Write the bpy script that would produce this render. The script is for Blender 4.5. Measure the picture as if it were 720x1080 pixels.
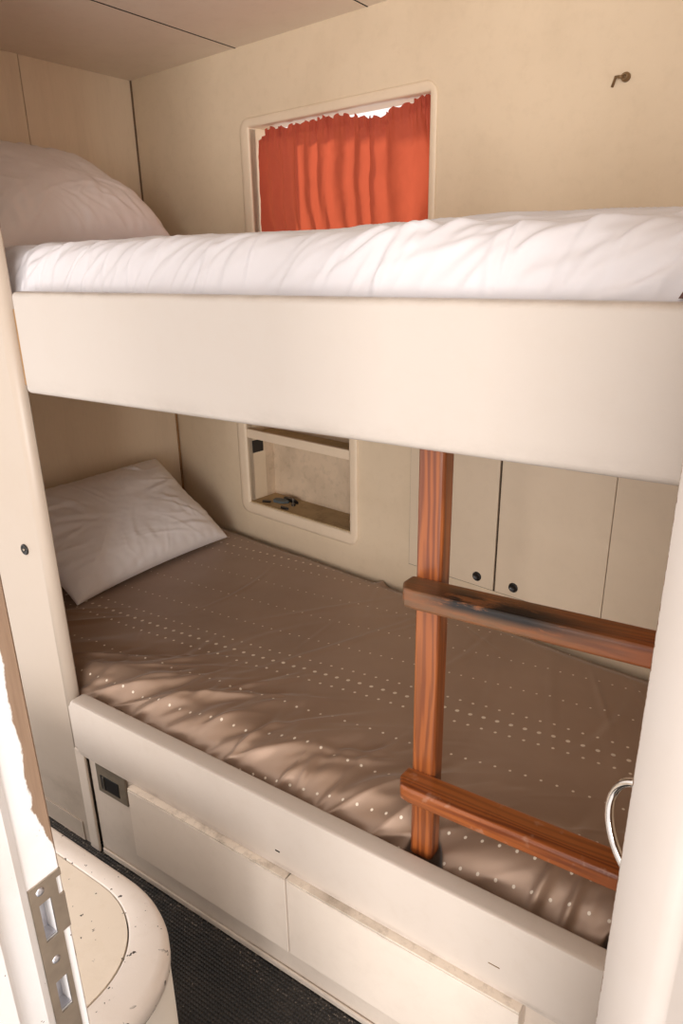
import bpy, bmesh, math, random
import numpy as np
from mathutils import Vector, Matrix

random.seed(7)
S = bpy.context.scene
COL = S.collection
for o in list(bpy.data.objects):
    bpy.data.objects.remove(o, do_unlink=True)

# ------------------------------------------------------------------ camera, light, exposure
EYE = 1.76
RX = Vector((0.8313, 0.5557, -0.0161))     # image right
DN = Vector((0.1759, -0.2908, -0.9405))    # image down
cam_data = bpy.data.cameras.new('camera')
cam_data.sensor_fit = 'VERTICAL'
cam_data.sensor_height = 36.0
cam_data.lens = 737.0 / 1080.0 * 36.0
cam_data.clip_start = 0.02
cam = bpy.data.objects.new('camera', cam_data)
COL.objects.link(cam)
rx = RX.normalized()
up = (-DN - rx * (-DN).dot(rx)).normalized()
bk = rx.cross(up)
cam.matrix_world = Matrix(((rx.x, up.x, bk.x, 0), (rx.y, up.y, bk.y, 0), (rx.z, up.z, bk.z, EYE), (0, 0, 0, 1)))
S.camera = cam

w = bpy.data.worlds.new('daylight')
S.world = w
w.use_nodes = True
wn = w.node_tree.nodes
bgn = wn['Background']
bgn.inputs[0].default_value = (1.0, 0.95, 0.925, 1)
bgn.inputs[1].default_value = 1.12

def area(name, loc, rot, sx, sy, energy, colr):
    d = bpy.data.lights.new(name, 'AREA')
    d.shape = 'RECTANGLE'; d.size = sx; d.size_y = sy; d.energy = energy; d.color = colr
    o = bpy.data.objects.new(name, d); COL.objects.link(o)
    o.location = loc; o.rotation_euler = rot
    return o
# daylight falling in through the open companionway behind the photographer
area('companionway_daylight', (2.1, -5.2, 1.2), (math.radians(90), 0, math.radians(25)), 3.4, 3.0, 340, (1.0, 0.96, 0.93))

pd = bpy.data.lights.new('fill_light', 'POINT')  # unseen fill, added to lift the ceiling and upper left corner; no fixture
pd.energy = 15.0; pd.shadow_soft_size = 0.45; pd.color = (1.0, 0.95, 0.90)
po = bpy.data.objects.new('fill_light', pd); COL.objects.link(po)
po.location = (0.05, -0.25, 2.10)
sd = bpy.data.lights.new('sun', 'SUN')
sd.energy = 3.8; sd.angle = math.radians(1.5); sd.color = (1.0, 0.93, 0.82)
sun = bpy.data.objects.new('sun', sd); COL.objects.link(sun)
sdir = Vector((0.85, -0.50, -0.40)).normalized()       # travels into the cabin through the porthole window
sun.rotation_euler = sdir.to_track_quat('-Z', 'Y').to_euler()
sun.location = (-3, 5, 5)

vs = S.view_settings
vs.view_transform = 'Standard'
vs.look = 'None'
vs.exposure = 0.2
vs.gamma = 1.0
vs.use_curve_mapping = False

# ------------------------------------------------------------------ materials
def srgb(r, g, b):
    def c(v):
        v /= 255.0
        return v / 12.92 if v <= 0.04045 else ((v + 0.055) / 1.055) ** 2.4
    return (c(r), c(g), c(b), 1)

class NT:
    def __init__(s, name):
        s.m = bpy.data.materials.new(name); s.m.use_nodes = True
        s.t = s.m.node_tree; s.n = s.t.nodes
        s.b = s.n['Principled BSDF']
    def new(s, typ, **kw):
        nd = s.n.new(typ)
        for k, v in kw.items():
            if k.startswith('_'): nd.inputs[k[1:]].default_value = v
            else: setattr(nd, k, v)
        return nd
    def link(s, a, b): s.t.links.new(a, b)
    def math(s, op, a, b=None, c=None, clamp=False):
        nd = s.n.new('ShaderNodeMath'); nd.operation = op; nd.use_clamp = clamp
        for i, v in enumerate((a, b, c)):
            if v is None: continue
            if isinstance(v, (int, float)): nd.inputs[i].default_value = v
            else: s.link(v, nd.inputs[i])
        return nd.outputs[0]
    def mix(s, fac, a, b):
        nd = s.n.new('ShaderNodeMix'); nd.data_type = 'RGBA'
        for i, v in ((0, fac), (6, a), (7, b)):
            if isinstance(v, (int, float)): nd.inputs[i].default_value = v
            elif isinstance(v, tuple): nd.inputs[i].default_value = v
            else: s.link(v, nd.inputs[i])
        return nd.outputs[2]
    def coord(s, scale=(1, 1, 1), which='Object'):
        tc = s.n.new('ShaderNodeTexCoord'); mp = s.n.new('ShaderNodeMapping')
        mp.inputs['Scale'].default_value = scale
        s.link(tc.outputs[which], mp.inputs[0]); return mp.outputs[0]
    def noise(s, vec, scale, detail=4, rough=0.55):
        nd = s.n.new('ShaderNodeTexNoise'); nd.inputs['Scale'].default_value = scale
        nd.inputs['Detail'].default_value = detail; nd.inputs['Roughness'].default_value = rough
        s.link(vec, nd.inputs['Vector']); return nd.outputs[0]
    def ramp(s, v, a, b):
        nd = s.n.new('ShaderNodeMapRange'); nd.clamp = True
        nd.inputs[1].default_value = a; nd.inputs[2].default_value = b
        s.link(v, nd.inputs[0]); return nd.outputs[0]
    def bump(s, h, strength=0.3, dist=0.01):
        nd = s.n.new('ShaderNodeBump'); nd.inputs['Strength'].default_value = strength
        nd.inputs['Distance'].default_value = dist
        s.link(h, nd.inputs['Height']); s.link(nd.outputs[0], s.b.inputs['Normal'])

def paint(name, col, rough=0.45, dirt=(0.35, 0.24, 0.14, 1), amount=0.25, fleck=0.0, bump=0.08, grime_z=None, grime_y=None, stretch=(1, 1, 1)):
    """aged paint with faint blotches, optional dark chips and bands of hand grime"""
    t = NT(name)
    v = t.coord(stretch)
    a = t.ramp(t.noise(v, 3.0, 6), 0.48, 0.8)
    fine = t.noise(v, 26.0, 5, 0.7)
    d2 = t.ramp(fine, 0.5, 0.85)
    m = t.math('MULTIPLY', t.math('ADD', a, t.math('MULTIPLY', d2, 0.7)), amount, clamp=True)
    c = t.mix(m, col, dirt)
    sep = None
    if grime_z:
        tc = t.n.new('ShaderNodeTexCoord'); sep = t.n.new('ShaderNodeSeparateXYZ'); t.link(tc.outputs['Object'], sep.inputs[0])
        for (z0, wd, amt) in grime_z:
            band = t.math('SUBTRACT', 1.0, t.math('DIVIDE', t.math('ABSOLUTE', t.math('SUBTRACT', sep.outputs[2], z0)), wd), clamp=True)
            patch = t.ramp(t.noise(t.coord((1, 1, 2)), 5.0, 8, 0.75), 0.42, 0.7)
            k = t.math('MULTIPLY', t.math('MULTIPLY', band, patch), amt, clamp=True)
            c = t.mix(k, c, (0.12, 0.075, 0.04, 1))
    if fleck > 0:
        f = t.ramp(t.noise(v, 60.0, 3, 0.6), 0.70 - fleck * 0.06, 0.715 - fleck * 0.06)
        f2 = t.ramp(t.noise(v, 9.0, 2), 0.40, 0.46)
        c = t.mix(t.math('MULTIPLY', f, f2), c, (0.03, 0.02, 0.015, 1))
    t.link(c, t.b.inputs['Base Color'])
    t.b.inputs['Roughness'].default_value = rough
    if bump: t.bump(t.noise(v, 220.0, 2), bump, 0.002)
    return t.m

CREAM = srgb(226, 212, 190)
M = {}
M['wall'] = paint('cream_wall_lining', srgb(228, 207, 178), 0.5, (0.42, 0.30, 0.17, 1), 0.22)
M['wall_end'] = paint('cream_end_lining', srgb(240, 221, 196), 0.5, (0.40, 0.28, 0.16, 1), 0.18, stretch=(1, 4, 0.6))
M['ceil'] = paint('ceiling_lining', srgb(243, 229, 212), 0.42, (0.35, 0.25, 0.16, 1), 0.15)
M['trim'] = paint('cream_moulding', srgb(234, 213, 186), 0.4, (0.4, 0.28, 0.16, 1), 0.14)
M['rail'] = paint('cream_padded_rail', srgb(193, 182, 172), 0.4, (0.42, 0.29, 0.18, 1), 0.10,
                  grime_z=[(1.478, 0.03, 0.2), (1.702, 0.012, 0.45)])
M['rail2'] = paint('cream_padded_rail_lower', srgb(212, 199, 187), 0.42, (0.42, 0.29, 0.18, 1), 0.16,
                   grime_z=[(0.398, 0.010, 0.5)])
M['post'] = paint('cream_partition_paint', srgb(192, 176, 160), 0.4, (0.4, 0.28, 0.17, 1), 0.12, grime_z=[(0.16, 0.16, 0.35)])
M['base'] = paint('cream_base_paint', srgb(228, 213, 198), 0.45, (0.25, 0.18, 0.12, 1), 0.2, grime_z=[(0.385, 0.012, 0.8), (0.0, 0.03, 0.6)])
M['drawer'] = paint('cream_drawer_front', srgb(236, 222, 208), 0.4, (0.3, 0.2, 0.12, 1), 0.12, grime_z=[(0.384, 0.006, 0.5)])
M['edging'] = paint('grubby_cream_edging', srgb(232, 218, 202), 0.5, (0.14, 0.09, 0.05, 1), 0.75, stretch=(2, 2, 2))
M['cupboard'] = paint('cupboard_laminate', srgb(226, 206, 180), 0.42, (0.4, 0.3, 0.2, 1), 0.12)
M['cabinet_top'] = paint('chipped_cream_paint', srgb(240, 229, 219), 0.35, (0.42, 0.27, 0.12, 1), 0.16, fleck=0.75)
M['cabinet_lid'] = paint('worn_cream_lid', srgb(246, 232, 214), 0.4, (0.5, 0.36, 0.18, 1), 0.2, fleck=0.2)
M['cabinet_side'] = paint('clean_cream_side', srgb(240, 234, 224), 0.3, (0.5, 0.4, 0.3, 1), 0.06)
M['door'] = paint('white_door_face', srgb(238, 226, 212), 0.4, (0.45, 0.33, 0.2, 1), 0.12)
M['niche'] = paint('dirty_niche_back', srgb(216, 192, 164), 0.6, (0.16, 0.11, 0.06, 1), 0.5)
M['niche_floor'] = paint('stained_niche_shelf', srgb(186, 160, 118), 0.6, (0.10, 0.06, 0.03, 1), 0.8)

def simple(name, col, rough=0.5, metal=0.0, **kw):
    t = NT(name)
    v = t.coord()
    n = t.noise(v, 40, 4)
    t.link(t.mix(t.ramp(n, 0.3, 0.8), col, tuple(x * 0.75 for x in col[:3]) + (1,)), t.b.inputs['Base Color'])
    t.b.inputs['Roughness'].default_value = rough
    t.b.inputs['Metallic'].default_value = metal
    for k, x in kw.items(): t.b.inputs[k].default_value = x
    return t.m
M['dark'] = simple('dark_gap', (0.02, 0.015, 0.01, 1), 0.8)
M['black'] = simple('black_plastic', (0.018, 0.015, 0.013, 1), 0.3)
M['chrome'] = simple('polished_chrome', (0.82, 0.78, 0.74, 1), 0.1, 1.0)
M['steel'] = simple('brushed_brass_steel', (0.50, 0.43, 0.35, 1), 0.38, 1.0)
M['steel_dull'] = simple('dull_metal', (0.3, 0.27, 0.23, 1), 0.45, 1.0)
M['zinc'] = simple('bright_zinc', (0.62, 0.62, 0.66, 1), 0.3, 0.9)
M['plywood'] = simple('bare_plywood', srgb(168, 128, 84), 0.7)
M['bronze'] = simple('tarnished_bronze', srgb(140, 110, 75), 0.5, 0.3)
M['litter'] = simple('blue_grey_litter', srgb(96, 106, 108), 0.6)
M['screw_white'] = simple('painted_screw', srgb(210, 205, 190), 0.4)

def jamb_mat():
    t = NT('worn_white_jamb_paint')
    tc = t.n.new('ShaderNodeTexCoord'); sep = t.n.new('ShaderNodeSeparateXYZ'); t.link(tc.outputs['Object'], sep.inputs[0])
    v = t.coord()
    base = t.mix(t.math('MULTIPLY', t.ramp(t.noise(v, 14, 6), 0.5, 0.8), 0.18), srgb(238, 236, 236), srgb(205, 186, 164))
    ch = t.ramp(t.noise(v, 90, 3), 0.735, 0.75)
    base = t.mix(ch, base, (0.1, 0.07, 0.05, 1))
    # paint worn to bare wood along the far arris, above the strike plate
    edge = t.math('ADD', sep.outputs[1], t.math('MULTIPLY', t.math('SUBTRACT', t.noise(t.coord((1, 1, .6)), 60, 6, 0.7), 0.5), 0.010))
    hi = t.ramp(sep.outputs[2], 1.305, 1.355)
    thr = t.math('SUBTRACT', 0.2375, t.math('MULTIPLY', hi, 0.0125))
    mask = t.ramp(t.math('SUBTRACT', edge, thr), -0.0006, 0.0006)
    wood = t.mix(t.noise(t.coord((30, 30, 2)), 9, 5), srgb(160, 134, 112), srgb(126, 100, 80))
    t.link(t.mix(mask, base, wood), t.b.inputs['Base Color'])
    t.b.inputs['Roughness'].default_value = 0.4
    t.bump(t.math('SUBTRACT', t.noise(v, 60, 4), mask), 0.15, 0.002)
    return t.m
M['jamb'] = jamb_mat()

def doormat():
    t = NT('chipped_door_edge_paint')
    tc = t.n.new('ShaderNodeTexCoord'); sep = t.n.new('ShaderNodeSeparateXYZ'); t.link(tc.outputs['Object'], sep.inputs[0])
    v = t.coord()
    base = t.mix(t.math('MULTIPLY', t.ramp(t.noise(v, 9, 6), 0.45, 0.8), 0.14), srgb(184, 174, 166), srgb(168, 147, 124))
    e = t.ramp(t.math('ADD', sep.outputs[0], t.math('MULTIPLY', t.noise(v, 70, 4, 0.7), 0.012)), 0.0080, 0.0070)
    t.link(t.mix(e, base, srgb(120, 88, 60)), t.b.inputs['Base Color'])
    t.b.inputs['Roughness'].default_value = 0.38
    return t.m
M['door_edge'] = doormat()

def wood(name, dark_patch=False, axis='z', light=False):
    t = NT(name)
    sc = {'z': (1, 1, 0.07), 'x': (0.07, 1, 1)}[axis]
    v = t.coord(sc)
    warp = t.noise(v, 22, 3, 0.5)
    grain = t.n.new('ShaderNodeTexWave'); grain.wave_type = 'BANDS'; grain.bands_direction = 'X' if axis == 'z' else 'Y'
    grain.inputs['Scale'].default_value = 20; grain.inputs['Distortion'].default_value = 14; grain.inputs['Detail'].default_value = 3
    grain.inputs['Detail Scale'].default_value = 1.2
    t.link(v, grain.inputs['Vector'])
    c = t.mix(t.ramp(grain.outputs[1], 0.1, 0.9), srgb(146, 78, 34), srgb(108, 52, 22))
    c = t.mix(t.math('MULTIPLY', t.ramp(warp, 0.45, 0.75), 0.5), c, srgb(166, 100, 50))
    st = t.ramp(t.noise(t.coord(), 9, 5, 0.7), 0.6, 0.75)
    c = t.mix(t.math('MULTIPLY', st, 0.6), c, srgb(88, 38, 18))
    if light:
        s2 = t.ramp(t.noise(t.coord(), 34, 3), 0.62, 0.7)
        c = t.mix(t.math('MULTIPLY', s2, 0.3), c, srgb(176, 140, 118))
    if dark_patch:
        tc = t.n.new('ShaderNodeTexCoord'); sep = t.n.new('ShaderNodeSeparateXYZ'); t.link(tc.outputs['Object'], sep.inputs[0])
        # grey weathered varnish and black rot along the tread's left two thirds
        fade = t.ramp(sep.outputs[0], 0.44, 0.22)
        up_ = t.ramp(sep.outputs[2], -0.004, 0.009)
        n = t.noise(t.coord((0.26, 1, 1.2)), 38, 8, 0.75)
        c = t.mix(t.math('MULTIPLY', fade, t.math('ADD', 0.5, t.math('MULTIPLY', t.ramp(n, 0.40, 0.6), 0.5)), clamp=True), c, srgb(104, 76, 52))
        near_ = t.ramp(sep.outputs[1], 0.050, 0.022)
        spot = t.math('MULTIPLY', t.math('MULTIPLY', t.ramp(n, 0.40, 0.47), t.math('MULTIPLY', up_, near_)), t.math('MULTIPLY', t.ramp(sep.outputs[0], 0.36, 0.22), t.ramp(sep.outputs[0], 0.02, 0.09)), clamp=True)
        c = t.mix(spot, c, srgb(26, 19, 16))
        t.bump(n, 0.35, 0.004)
    else:
        t.bump(grain.outputs[1], 0.08, 0.001)
    t.link(c, t.b.inputs['Base Color'])
    t.b.inputs['Roughness'].default_value = 0.36
    t.b.inputs['Coat Weight'].default_value = 0.08 if dark_patch else 0.35
    t.b.inputs['Coat Roughness'].default_value = 0.18
    return t.m
M['wood_post'] = wood('varnished_pine_upright')
M['wood_low'] = wood('varnished_pine_tread', axis='x', light=True)
M['wood_top'] = wood('weathered_pine_tread', dark_patch=True, axis='x')

def cloth(name, col, rough=0.75, weave=900, tint=None):
    t = NT(name)
    v = t.coord()
    t.link(t.mix(t.math('MULTIPLY', t.ramp(t.noise(v, 7, 4), 0.45, 0.8), 0.25), col, tint or tuple(x * 0.85 for x in col[:3]) + (1,)), t.b.inputs['Base Color'])
    t.b.inputs['Roughness'].default_value = rough
    t.b.inputs['Sheen Weight'].default_value = 0.15
    t.bump(t.noise(v, weave, 2), 0.06, 0.001)
    return t.m
M['duvet'] = cloth('white_cotton', srgb(212, 208, 211))
M['pillow'] = cloth('white_pillowcase', srgb(244, 238, 237))

def satin():
    t = NT('brown_dotted_satin')
    uv = t.n.new('ShaderNodeUVMap'); uv.uv_map = 'flat'
    sep = t.n.new('ShaderNodeSeparateXYZ'); t.link(uv.outputs[0], sep.inputs[0])
    x, y = sep.outputs[0], sep.outputs[1]
    # dot rows drift gently as the sheet is tucked askew
    bend = t.n.new('ShaderNodeMapRange'); bend.interpolation_type = 'SMOOTHSTEP'; bend.clamp = True
    t.link(x, bend.inputs[0]); bend.inputs[1].default_value = -1.5; bend.inputs[2].default_value = 0.1
    yy = t.math('SUBTRACT', y, t.math('MULTIPLY', bend.outputs[0], 0.135))
    yy = t.math('SUBTRACT', yy, t.math('MULTIPLY', t.math('ADD', x, 2.0), 0.012))
    wob = t.math('MULTIPLY', t.math('SUBTRACT', t.noise(uv.outputs[0], 2.5, 1), 0.5), 0.012)
    yy = t.math('ADD', yy, wob)
    total = None
    per = 0.0365
    for i, (y0, r) in enumerate([(2.155, .0030), (2.088, .0046), (2.020, .0030), (1.862, .0024), (1.714, .0025), (1.572, .0026),
                  (1.450, .0033), (1.398, .0050), (1.348, .0035), (1.214, .0029), (1.082, .0029), (0.985, .0029), (0.930, .0029), (0.80, .0029)]):
        off = (0.5 if i % 2 else 0.0) * per + i * 0.0041
        fx = t.math('MULTIPLY', t.math('SUBTRACT', t.math('FRACT', t.math('DIVIDE', t.math('ADD', x, 5.0 + off), per)), 0.5), per)
        dy = t.math('SUBTRACT', yy, y0)
        d2 = t.math('ADD', t.math('MULTIPLY', fx, fx), t.math('MULTIPLY', dy, dy))
        k = t.n.new('ShaderNodeMapRange'); k.clamp = True; t.link(d2, k.inputs[0])
        k.inputs[1].default_value = (r * 1.28) ** 2; k.inputs[2].default_value = (r * 0.92) ** 2
        total = k.outputs[0] if total is None else t.math('MAXIMUM', total, k.outputs[0])
    fainter = t.ramp(t.noise(uv.outputs[0], 5, 2), 0.3, 0.6)
    total = t.math('MULTIPLY', total, t.math('ADD', 0.8, t.math('MULTIPLY', fainter, 0.2)))
    v = t.coord()
    base = t.mix(t.ramp(t.noise(v, 5, 3), 0.3, 0.7), srgb(160, 132, 111), srgb(168, 140, 119))
    t.link(t.mix(total, base, srgb(244, 230, 210)), t.b.inputs['Base Color'])
    t.b.inputs['Roughness'].default_value = 0.43
    t.link(t.math('MULTIPLY', t.math('SUBTRACT', 1.0, total), 0.4), t.b.inputs['Metallic'])
    t.b.inputs['Specular IOR Level'].default_value = 0.7
    t.b.inputs['Sheen Weight'].default_value = 0.25
    t.b.inputs['Sheen Roughness'].default_value = 0.4
    t.bump(t.noise(v, 14, 4), 0.12, 0.01)
    return t.m
M['satin'] = satin()

def curtain_mat():
    t = NT('red_curtain_cloth')
    v = t.coord((1, 1, 0.5))
    c = t.mix(t.ramp(t.noise(v, 16, 4), 0.35, 0.7), srgb(150, 58, 48), srgb(128, 44, 38))
    t.link(c, t.b.inputs['Base Color'])
    t.b.inputs['Roughness'].default_value = 0.8
    tr = t.n.new('ShaderNodeBsdfTranslucent'); tr.inputs[0].default_value = srgb(216, 104, 70)
    mx = t.n.new('ShaderNodeMixShader'); mx.inputs[0].default_value = 0.45
    t.link(t.b.outputs[0], mx.inputs[1]); t.link(tr.outputs[0], mx.inputs[2])
    t.link(mx.outputs[0], t.n['Material Output'].inputs[0])
    return t.m
M['curtain'] = curtain_mat()

def glass():
    t = NT('window_glass')
    tr = t.n.new('ShaderNodeBsdfTransparent'); gl = t.n.new('ShaderNodeBsdfGlossy'); gl.inputs['Roughness'].default_value = 0.03
    mx = t.n.new('ShaderNodeMixShader'); mx.inputs[0].default_value = 0.06
    t.link(tr.outputs[0], mx.inputs[1]); t.link(gl.outputs[0], mx.inputs[2]); t.link(mx.outputs[0], t.n['Material Output'].inputs[0])
    return t.m
M['glass'] = glass()

def floor_mat():
    t = NT('black_studded_rubber')
    v = t.coord()
    dust = t.ramp(t.noise(v, 8, 6, 0.7), 0.5, 0.8)
    tc = t.n.new('ShaderNodeTexCoord'); sep = t.n.new('ShaderNodeSeparateXYZ'); t.link(tc.outputs['Object'], sep.inputs[0])
    # grit swept against the foot of the bunk
    edge = t.ramp(sep.outputs[1], 0.90, 0.99)
    spk = t.ramp(t.math('ADD', t.noise(v, 110, 2, 0.5), t.math('MULTIPLY', edge, 0.09)), 0.70, 0.74)
    dust = t.math('MAXIMUM', dust, t.math('MULTIPLY', edge, t.ramp(t.noise(v, 22, 4, 0.7), 0.42, 0.6)))
    c = t.mix(t.math('MULTIPLY', dust, 0.45), (0.010, 0.0095, 0.0095, 1), (0.075, 0.06, 0.048, 1))
    c = t.mix(t.math('MULTIPLY', spk, 0.5), c, (0.4, 0.33, 0.26, 1))
    vor = t.n.new('ShaderNodeTexVoronoi'); vor.inputs['Scale'].default_value = 105; vor.inputs['Randomness'].default_value = 0.0
    mp = t.coord()
    t.link(mp, vor.inputs['Vector'])
    h = t.ramp(vor.outputs[0], 0.5, 0.2)
    c = t.mix(t.math('MULTIPLY', h, 0.22), c, (0.05, 0.047, 0.045, 1))
    t.link(c, t.b.inputs['Base Color'])
    t.b.inputs['Roughness'].default_value = 0.5
    t.bump(h, 0.6, 0.003)
    return t.m
M['rubber'] = floor_mat()

# ------------------------------------------------------------------ mesh helpers
def finish(name, bm, mat, parent=None, smooth=False, loc=None, rotz=None):
    me = bpy.data.meshes.new(name)
    bmesh.ops.recalc_face_normals(bm, faces=bm.faces)
    bm.to_mesh(me); bm.free()
    if smooth:
        me.polygons.foreach_set('use_smooth', [True] * len(me.polygons))
    me.materials.append(mat)
    o = bpy.data.objects.new(name, me); COL.objects.link(o)
    if parent is not None: o.parent = parent
    if loc is not None: o.location = loc
    if rotz is not None: o.rotation_euler = (0, 0, rotz)
    return o

def box(bm, x0, x1, y0, y1, z0, z1, bev=0.0, seg=2, rot=None):
    r = bmesh.ops.create_cube(bm, size=1.0)
    vs_ = r['verts']
    for v in vs_:
        v.co = Vector(((x0 + x1) / 2 + v.co.x * (x1 - x0), (y0 + y1) / 2 + v.co.y * (y1 - y0), (z0 + z1) / 2 + v.co.z * (z1 - z0)))
    if bev > 0:
        es = list({e for v in vs_ for e in v.link_edges})
        bmesh.ops.bevel(bm, geom=es, offset=bev, segments=seg, profile=0.5, affect='EDGES')
    return bm

def boxobj(name, dims, mat, parent=None, bev=0.002, seg=2, smooth=False, **kw):
    bm = bmesh.new(); box(bm, *dims, bev=bev, seg=seg)
    return finish(name, bm, mat, parent, smooth, **kw)

def empty(name, loc, rotz=0):
    o = bpy.data.objects.new(name, None); COL.objects.link(o)
    o.location = loc; o.rotation_euler = (0, 0, rotz); o.empty_display_size = 0.1
    return o

def tag(o, label=None, cat=None, group=None, kind=None):
    if label: o['label'] = label
    if cat: o['category'] = cat
    if group: o['group'] = group
    if kind: o['kind'] = kind
    return o

def holed_panel(us, vs_, holes, y0, y1, axis='xz'):
    """slab in the local x/z plane from y0 to y1 with rectangular holes (u0,u1,v0,v1)"""
    us = sorted(set(us + [h[0] for h in holes] + [h[1] for h in holes]))
    vv = sorted(set(vs_ + [h[2] for h in holes] + [h[3] for h in holes]))
    def solid(i, j):
        if i < 0 or j < 0 or i >= len(us) - 1 or j >= len(vv) - 1: return False
        cu = (us[i] + us[i + 1]) / 2; cv = (vv[j] + vv[j + 1]) / 2
        return not any(h[0] < cu < h[1] and h[2] < cv < h[3] for h in holes)
    bm = bmesh.new()
    cache = {}
    def V(u, y, v):
        k = (round(u, 5), round(y, 5), round(v, 5))
        if k not in cache: cache[k] = bm.verts.new(k)
        return cache[k]
    for i in range(len(us) - 1):
        for j in range(len(vv) - 1):
            if not solid(i, j): continue
            a, b, c, d = us[i], us[i + 1], vv[j], vv[j + 1]
            bm.faces.new((V(a, y0, c), V(b, y0, c), V(b, y0, d), V(a, y0, d)))
            bm.faces.new((V(a, y1, c), V(a, y1, d), V(b, y1, d), V(b, y1, c)))
            if not solid(i - 1, j): bm.faces.new((V(a, y0, c), V(a, y0, d), V(a, y1, d), V(a, y1, c)))
            if not solid(i + 1, j): bm.faces.new((V(b, y0, c), V(b, y1, c), V(b, y1, d), V(b, y0, d)))
            if not solid(i, j - 1): bm.faces.new((V(a, y0, c), V(a, y1, c), V(b, y1, c), V(b, y0, c)))
            if not solid(i, j + 1): bm.faces.new((V(a, y0, d), V(b, y0, d), V(b, y1, d), V(a, y1, d)))
    return bm

def rrect(u0, u1, v0, v1, r, n=8):
    pts = []
    for (cx, cy, a0) in ((u1 - r, v1 - r, 0), (u0 + r, v1 - r, 90), (u0 + r, v0 + r, 180), (u1 - r, v0 + r, 270)):
        for k in range(n + 1):
            a = math.radians(a0 + 90 * k / n)
            pts.append((cx + r * math.cos(a), cy + r * math.sin(a)))
    return pts

def ring_frame(outer, inner, yback, yfront, lip=0.004):
    """moulding between two loops with equal point count; yfront is the room side (smaller y)"""
    bm = bmesh.new()
    n = len(outer)
    def mixp(k, t): return (outer[k][0] * (1 - t) + inner[k][0] * t, outer[k][1] * (1 - t) + inner[k][1] * t)
    prof = [(0, yback), (0.0, yfront + lip), (0.12, yfront + lip * .3), (0.3, yfront), (0.75, yfront), (0.92, yfront + lip * .4), (1.0, yfront + lip), (1.0, yback + 0.03)]
    loops = []
    for (t, y) in prof:
        loops.append([bm.verts.new((mixp(k, t)[0], y, mixp(k, t)[1])) for k in range(n)])
    for a, b in zip(loops[:-1], loops[1:]):
        for k in range(n):
            bm.faces.new((a[k], a[(k + 1) % n], b[(k + 1) % n], b[k]))
    return bm

def prism(pts, z0, z1, bev=0.0, seg=3, vert_bev=True):
    """extrude a plan outline up from z0 to z1, rounding the top and bottom arrises"""
    bm = bmesh.new()
    lo = [bm.verts.new((x, y, z0)) for x, y in pts]
    hi = [bm.verts.new((x, y, z1)) for x, y in pts]
    n = len(pts)
    bm.faces.new(lo[::-1]); bm.faces.new(hi)
    for k in range(n): bm.faces.new((lo[k], lo[(k + 1) % n], hi[(k + 1) % n], hi[k]))
    if bev > 0:
        bmesh.ops.bevel(bm, geom=[e for e in bm.edges if (e.verts[0] in hi and e.verts[1] in hi)], offset=bev, segments=seg, profile=0.5, affect='EDGES')
    return bm

def tube(bm, pts, r, n=10, closed=False, fixed=None):
    pts = [Vector(p) for p in pts]
    N = len(pts); rings = []
    for i, p in enumerate(pts):
        a = pts[(i - 1) % N] if (closed or i > 0) else p
        b = pts[(i + 1) % N] if (closed or i < N - 1) else p
        d = (b - a).normalized()
        ref = Vector((0, 0, 1)) if abs(d.z) < 0.9 else Vector((1, 0, 0))
        if closed: ref = (sum(pts, Vector()) / N - p).normalized()
        if fixed: ref = Vector(fixed)
        u = d.cross(ref).normalized(); v = d.cross(u).normalized()
        rings.append([bm.verts.new(p + (u * math.cos(2 * math.pi * k / n) + v * math.sin(2 * math.pi * k / n)) * r) for k in range(n)])
    for i in range(N if closed else N - 1):
        A, B = rings[i], rings[(i + 1) % N]
        for k in range(n): bm.faces.new((A[k], A[(k + 1) % n], B[(k + 1) % n], B[k]))
    if not closed:
        bm.faces.new(rings[0][::-1]); bm.faces.new(rings[-1])
    return bm

def lathe(bm, prof, mtx=Matrix(), n=24):
    """profile of (radius, height) turned about local z"""
    rings = []
    for (r, h) in prof:
        if r < 1e-6: rings.append([bm.verts.new(mtx @ Vector((0, 0, h)))])
        else: rings.append([bm.verts.new(mtx @ Vector((r * math.cos(2 * math.pi * k / n), r * math.sin(2 * math.pi * k / n), h))) for k in range(n)])
    for A, B in zip(rings[:-1], rings[1:]):
        for k in range(n):
            a = A[k % len(A)]; b = A[(k + 1) % n % len(A)]; c = B[(k + 1) % n % len(B)]; d = B[k % len(B)]
            f = []
            for v in (a, b, c, d):
                if v not in f: f.append(v)
            if len(f) > 2: bm.faces.new(f)
    return bm

rngn = np.random.RandomState(3)
_lat = rngn.rand(64, 64, 64)
def vnoise(x, y, z=0.0):
    x, y = np.broadcast_arrays(np.asarray(x, float), np.asarray(y, float))
    z = np.broadcast_to(np.asarray(z, float), x.shape)
    xi, yi, zi = np.floor(x).astype(int), np.floor(y).astype(int), np.floor(z).astype(int)
    fx, fy, fz = x - xi, y - yi, z - zi
    s = lambda t: t * t * (3 - 2 * t)
    fx, fy, fz = s(fx), s(fy), s(fz)
    L = lambda a, b, c: _lat[(xi + a) % 64, (yi + b) % 64, (zi + c) % 64]
    r = 0
    for a in (0, 1):
        for b in (0, 1):
            for c in (0, 1):
                r = r + L(a, b, c) * (fx if a else 1 - fx) * (fy if b else 1 - fy) * (fz if c else 1 - fz)
    return r * 2 - 1
def fbm(x, y, z=0.0, o=4):
    r = 0; a = 1.0; t = 0
    for k in range(o):
        r = r + a * vnoise(x * 2 ** k + 7.3 * k, y * 2 ** k + 3.1 * k, z); t += a; a *= 0.5
    return r / t
def ridge(x, y, z=0.0): return 1 - np.abs(vnoise(x, y, z)) * 2
def sstep(a, b, t):
    t = np.clip((t - a) / (b - a), 0, 1); return t * t * (3 - 2 * t)

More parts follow.
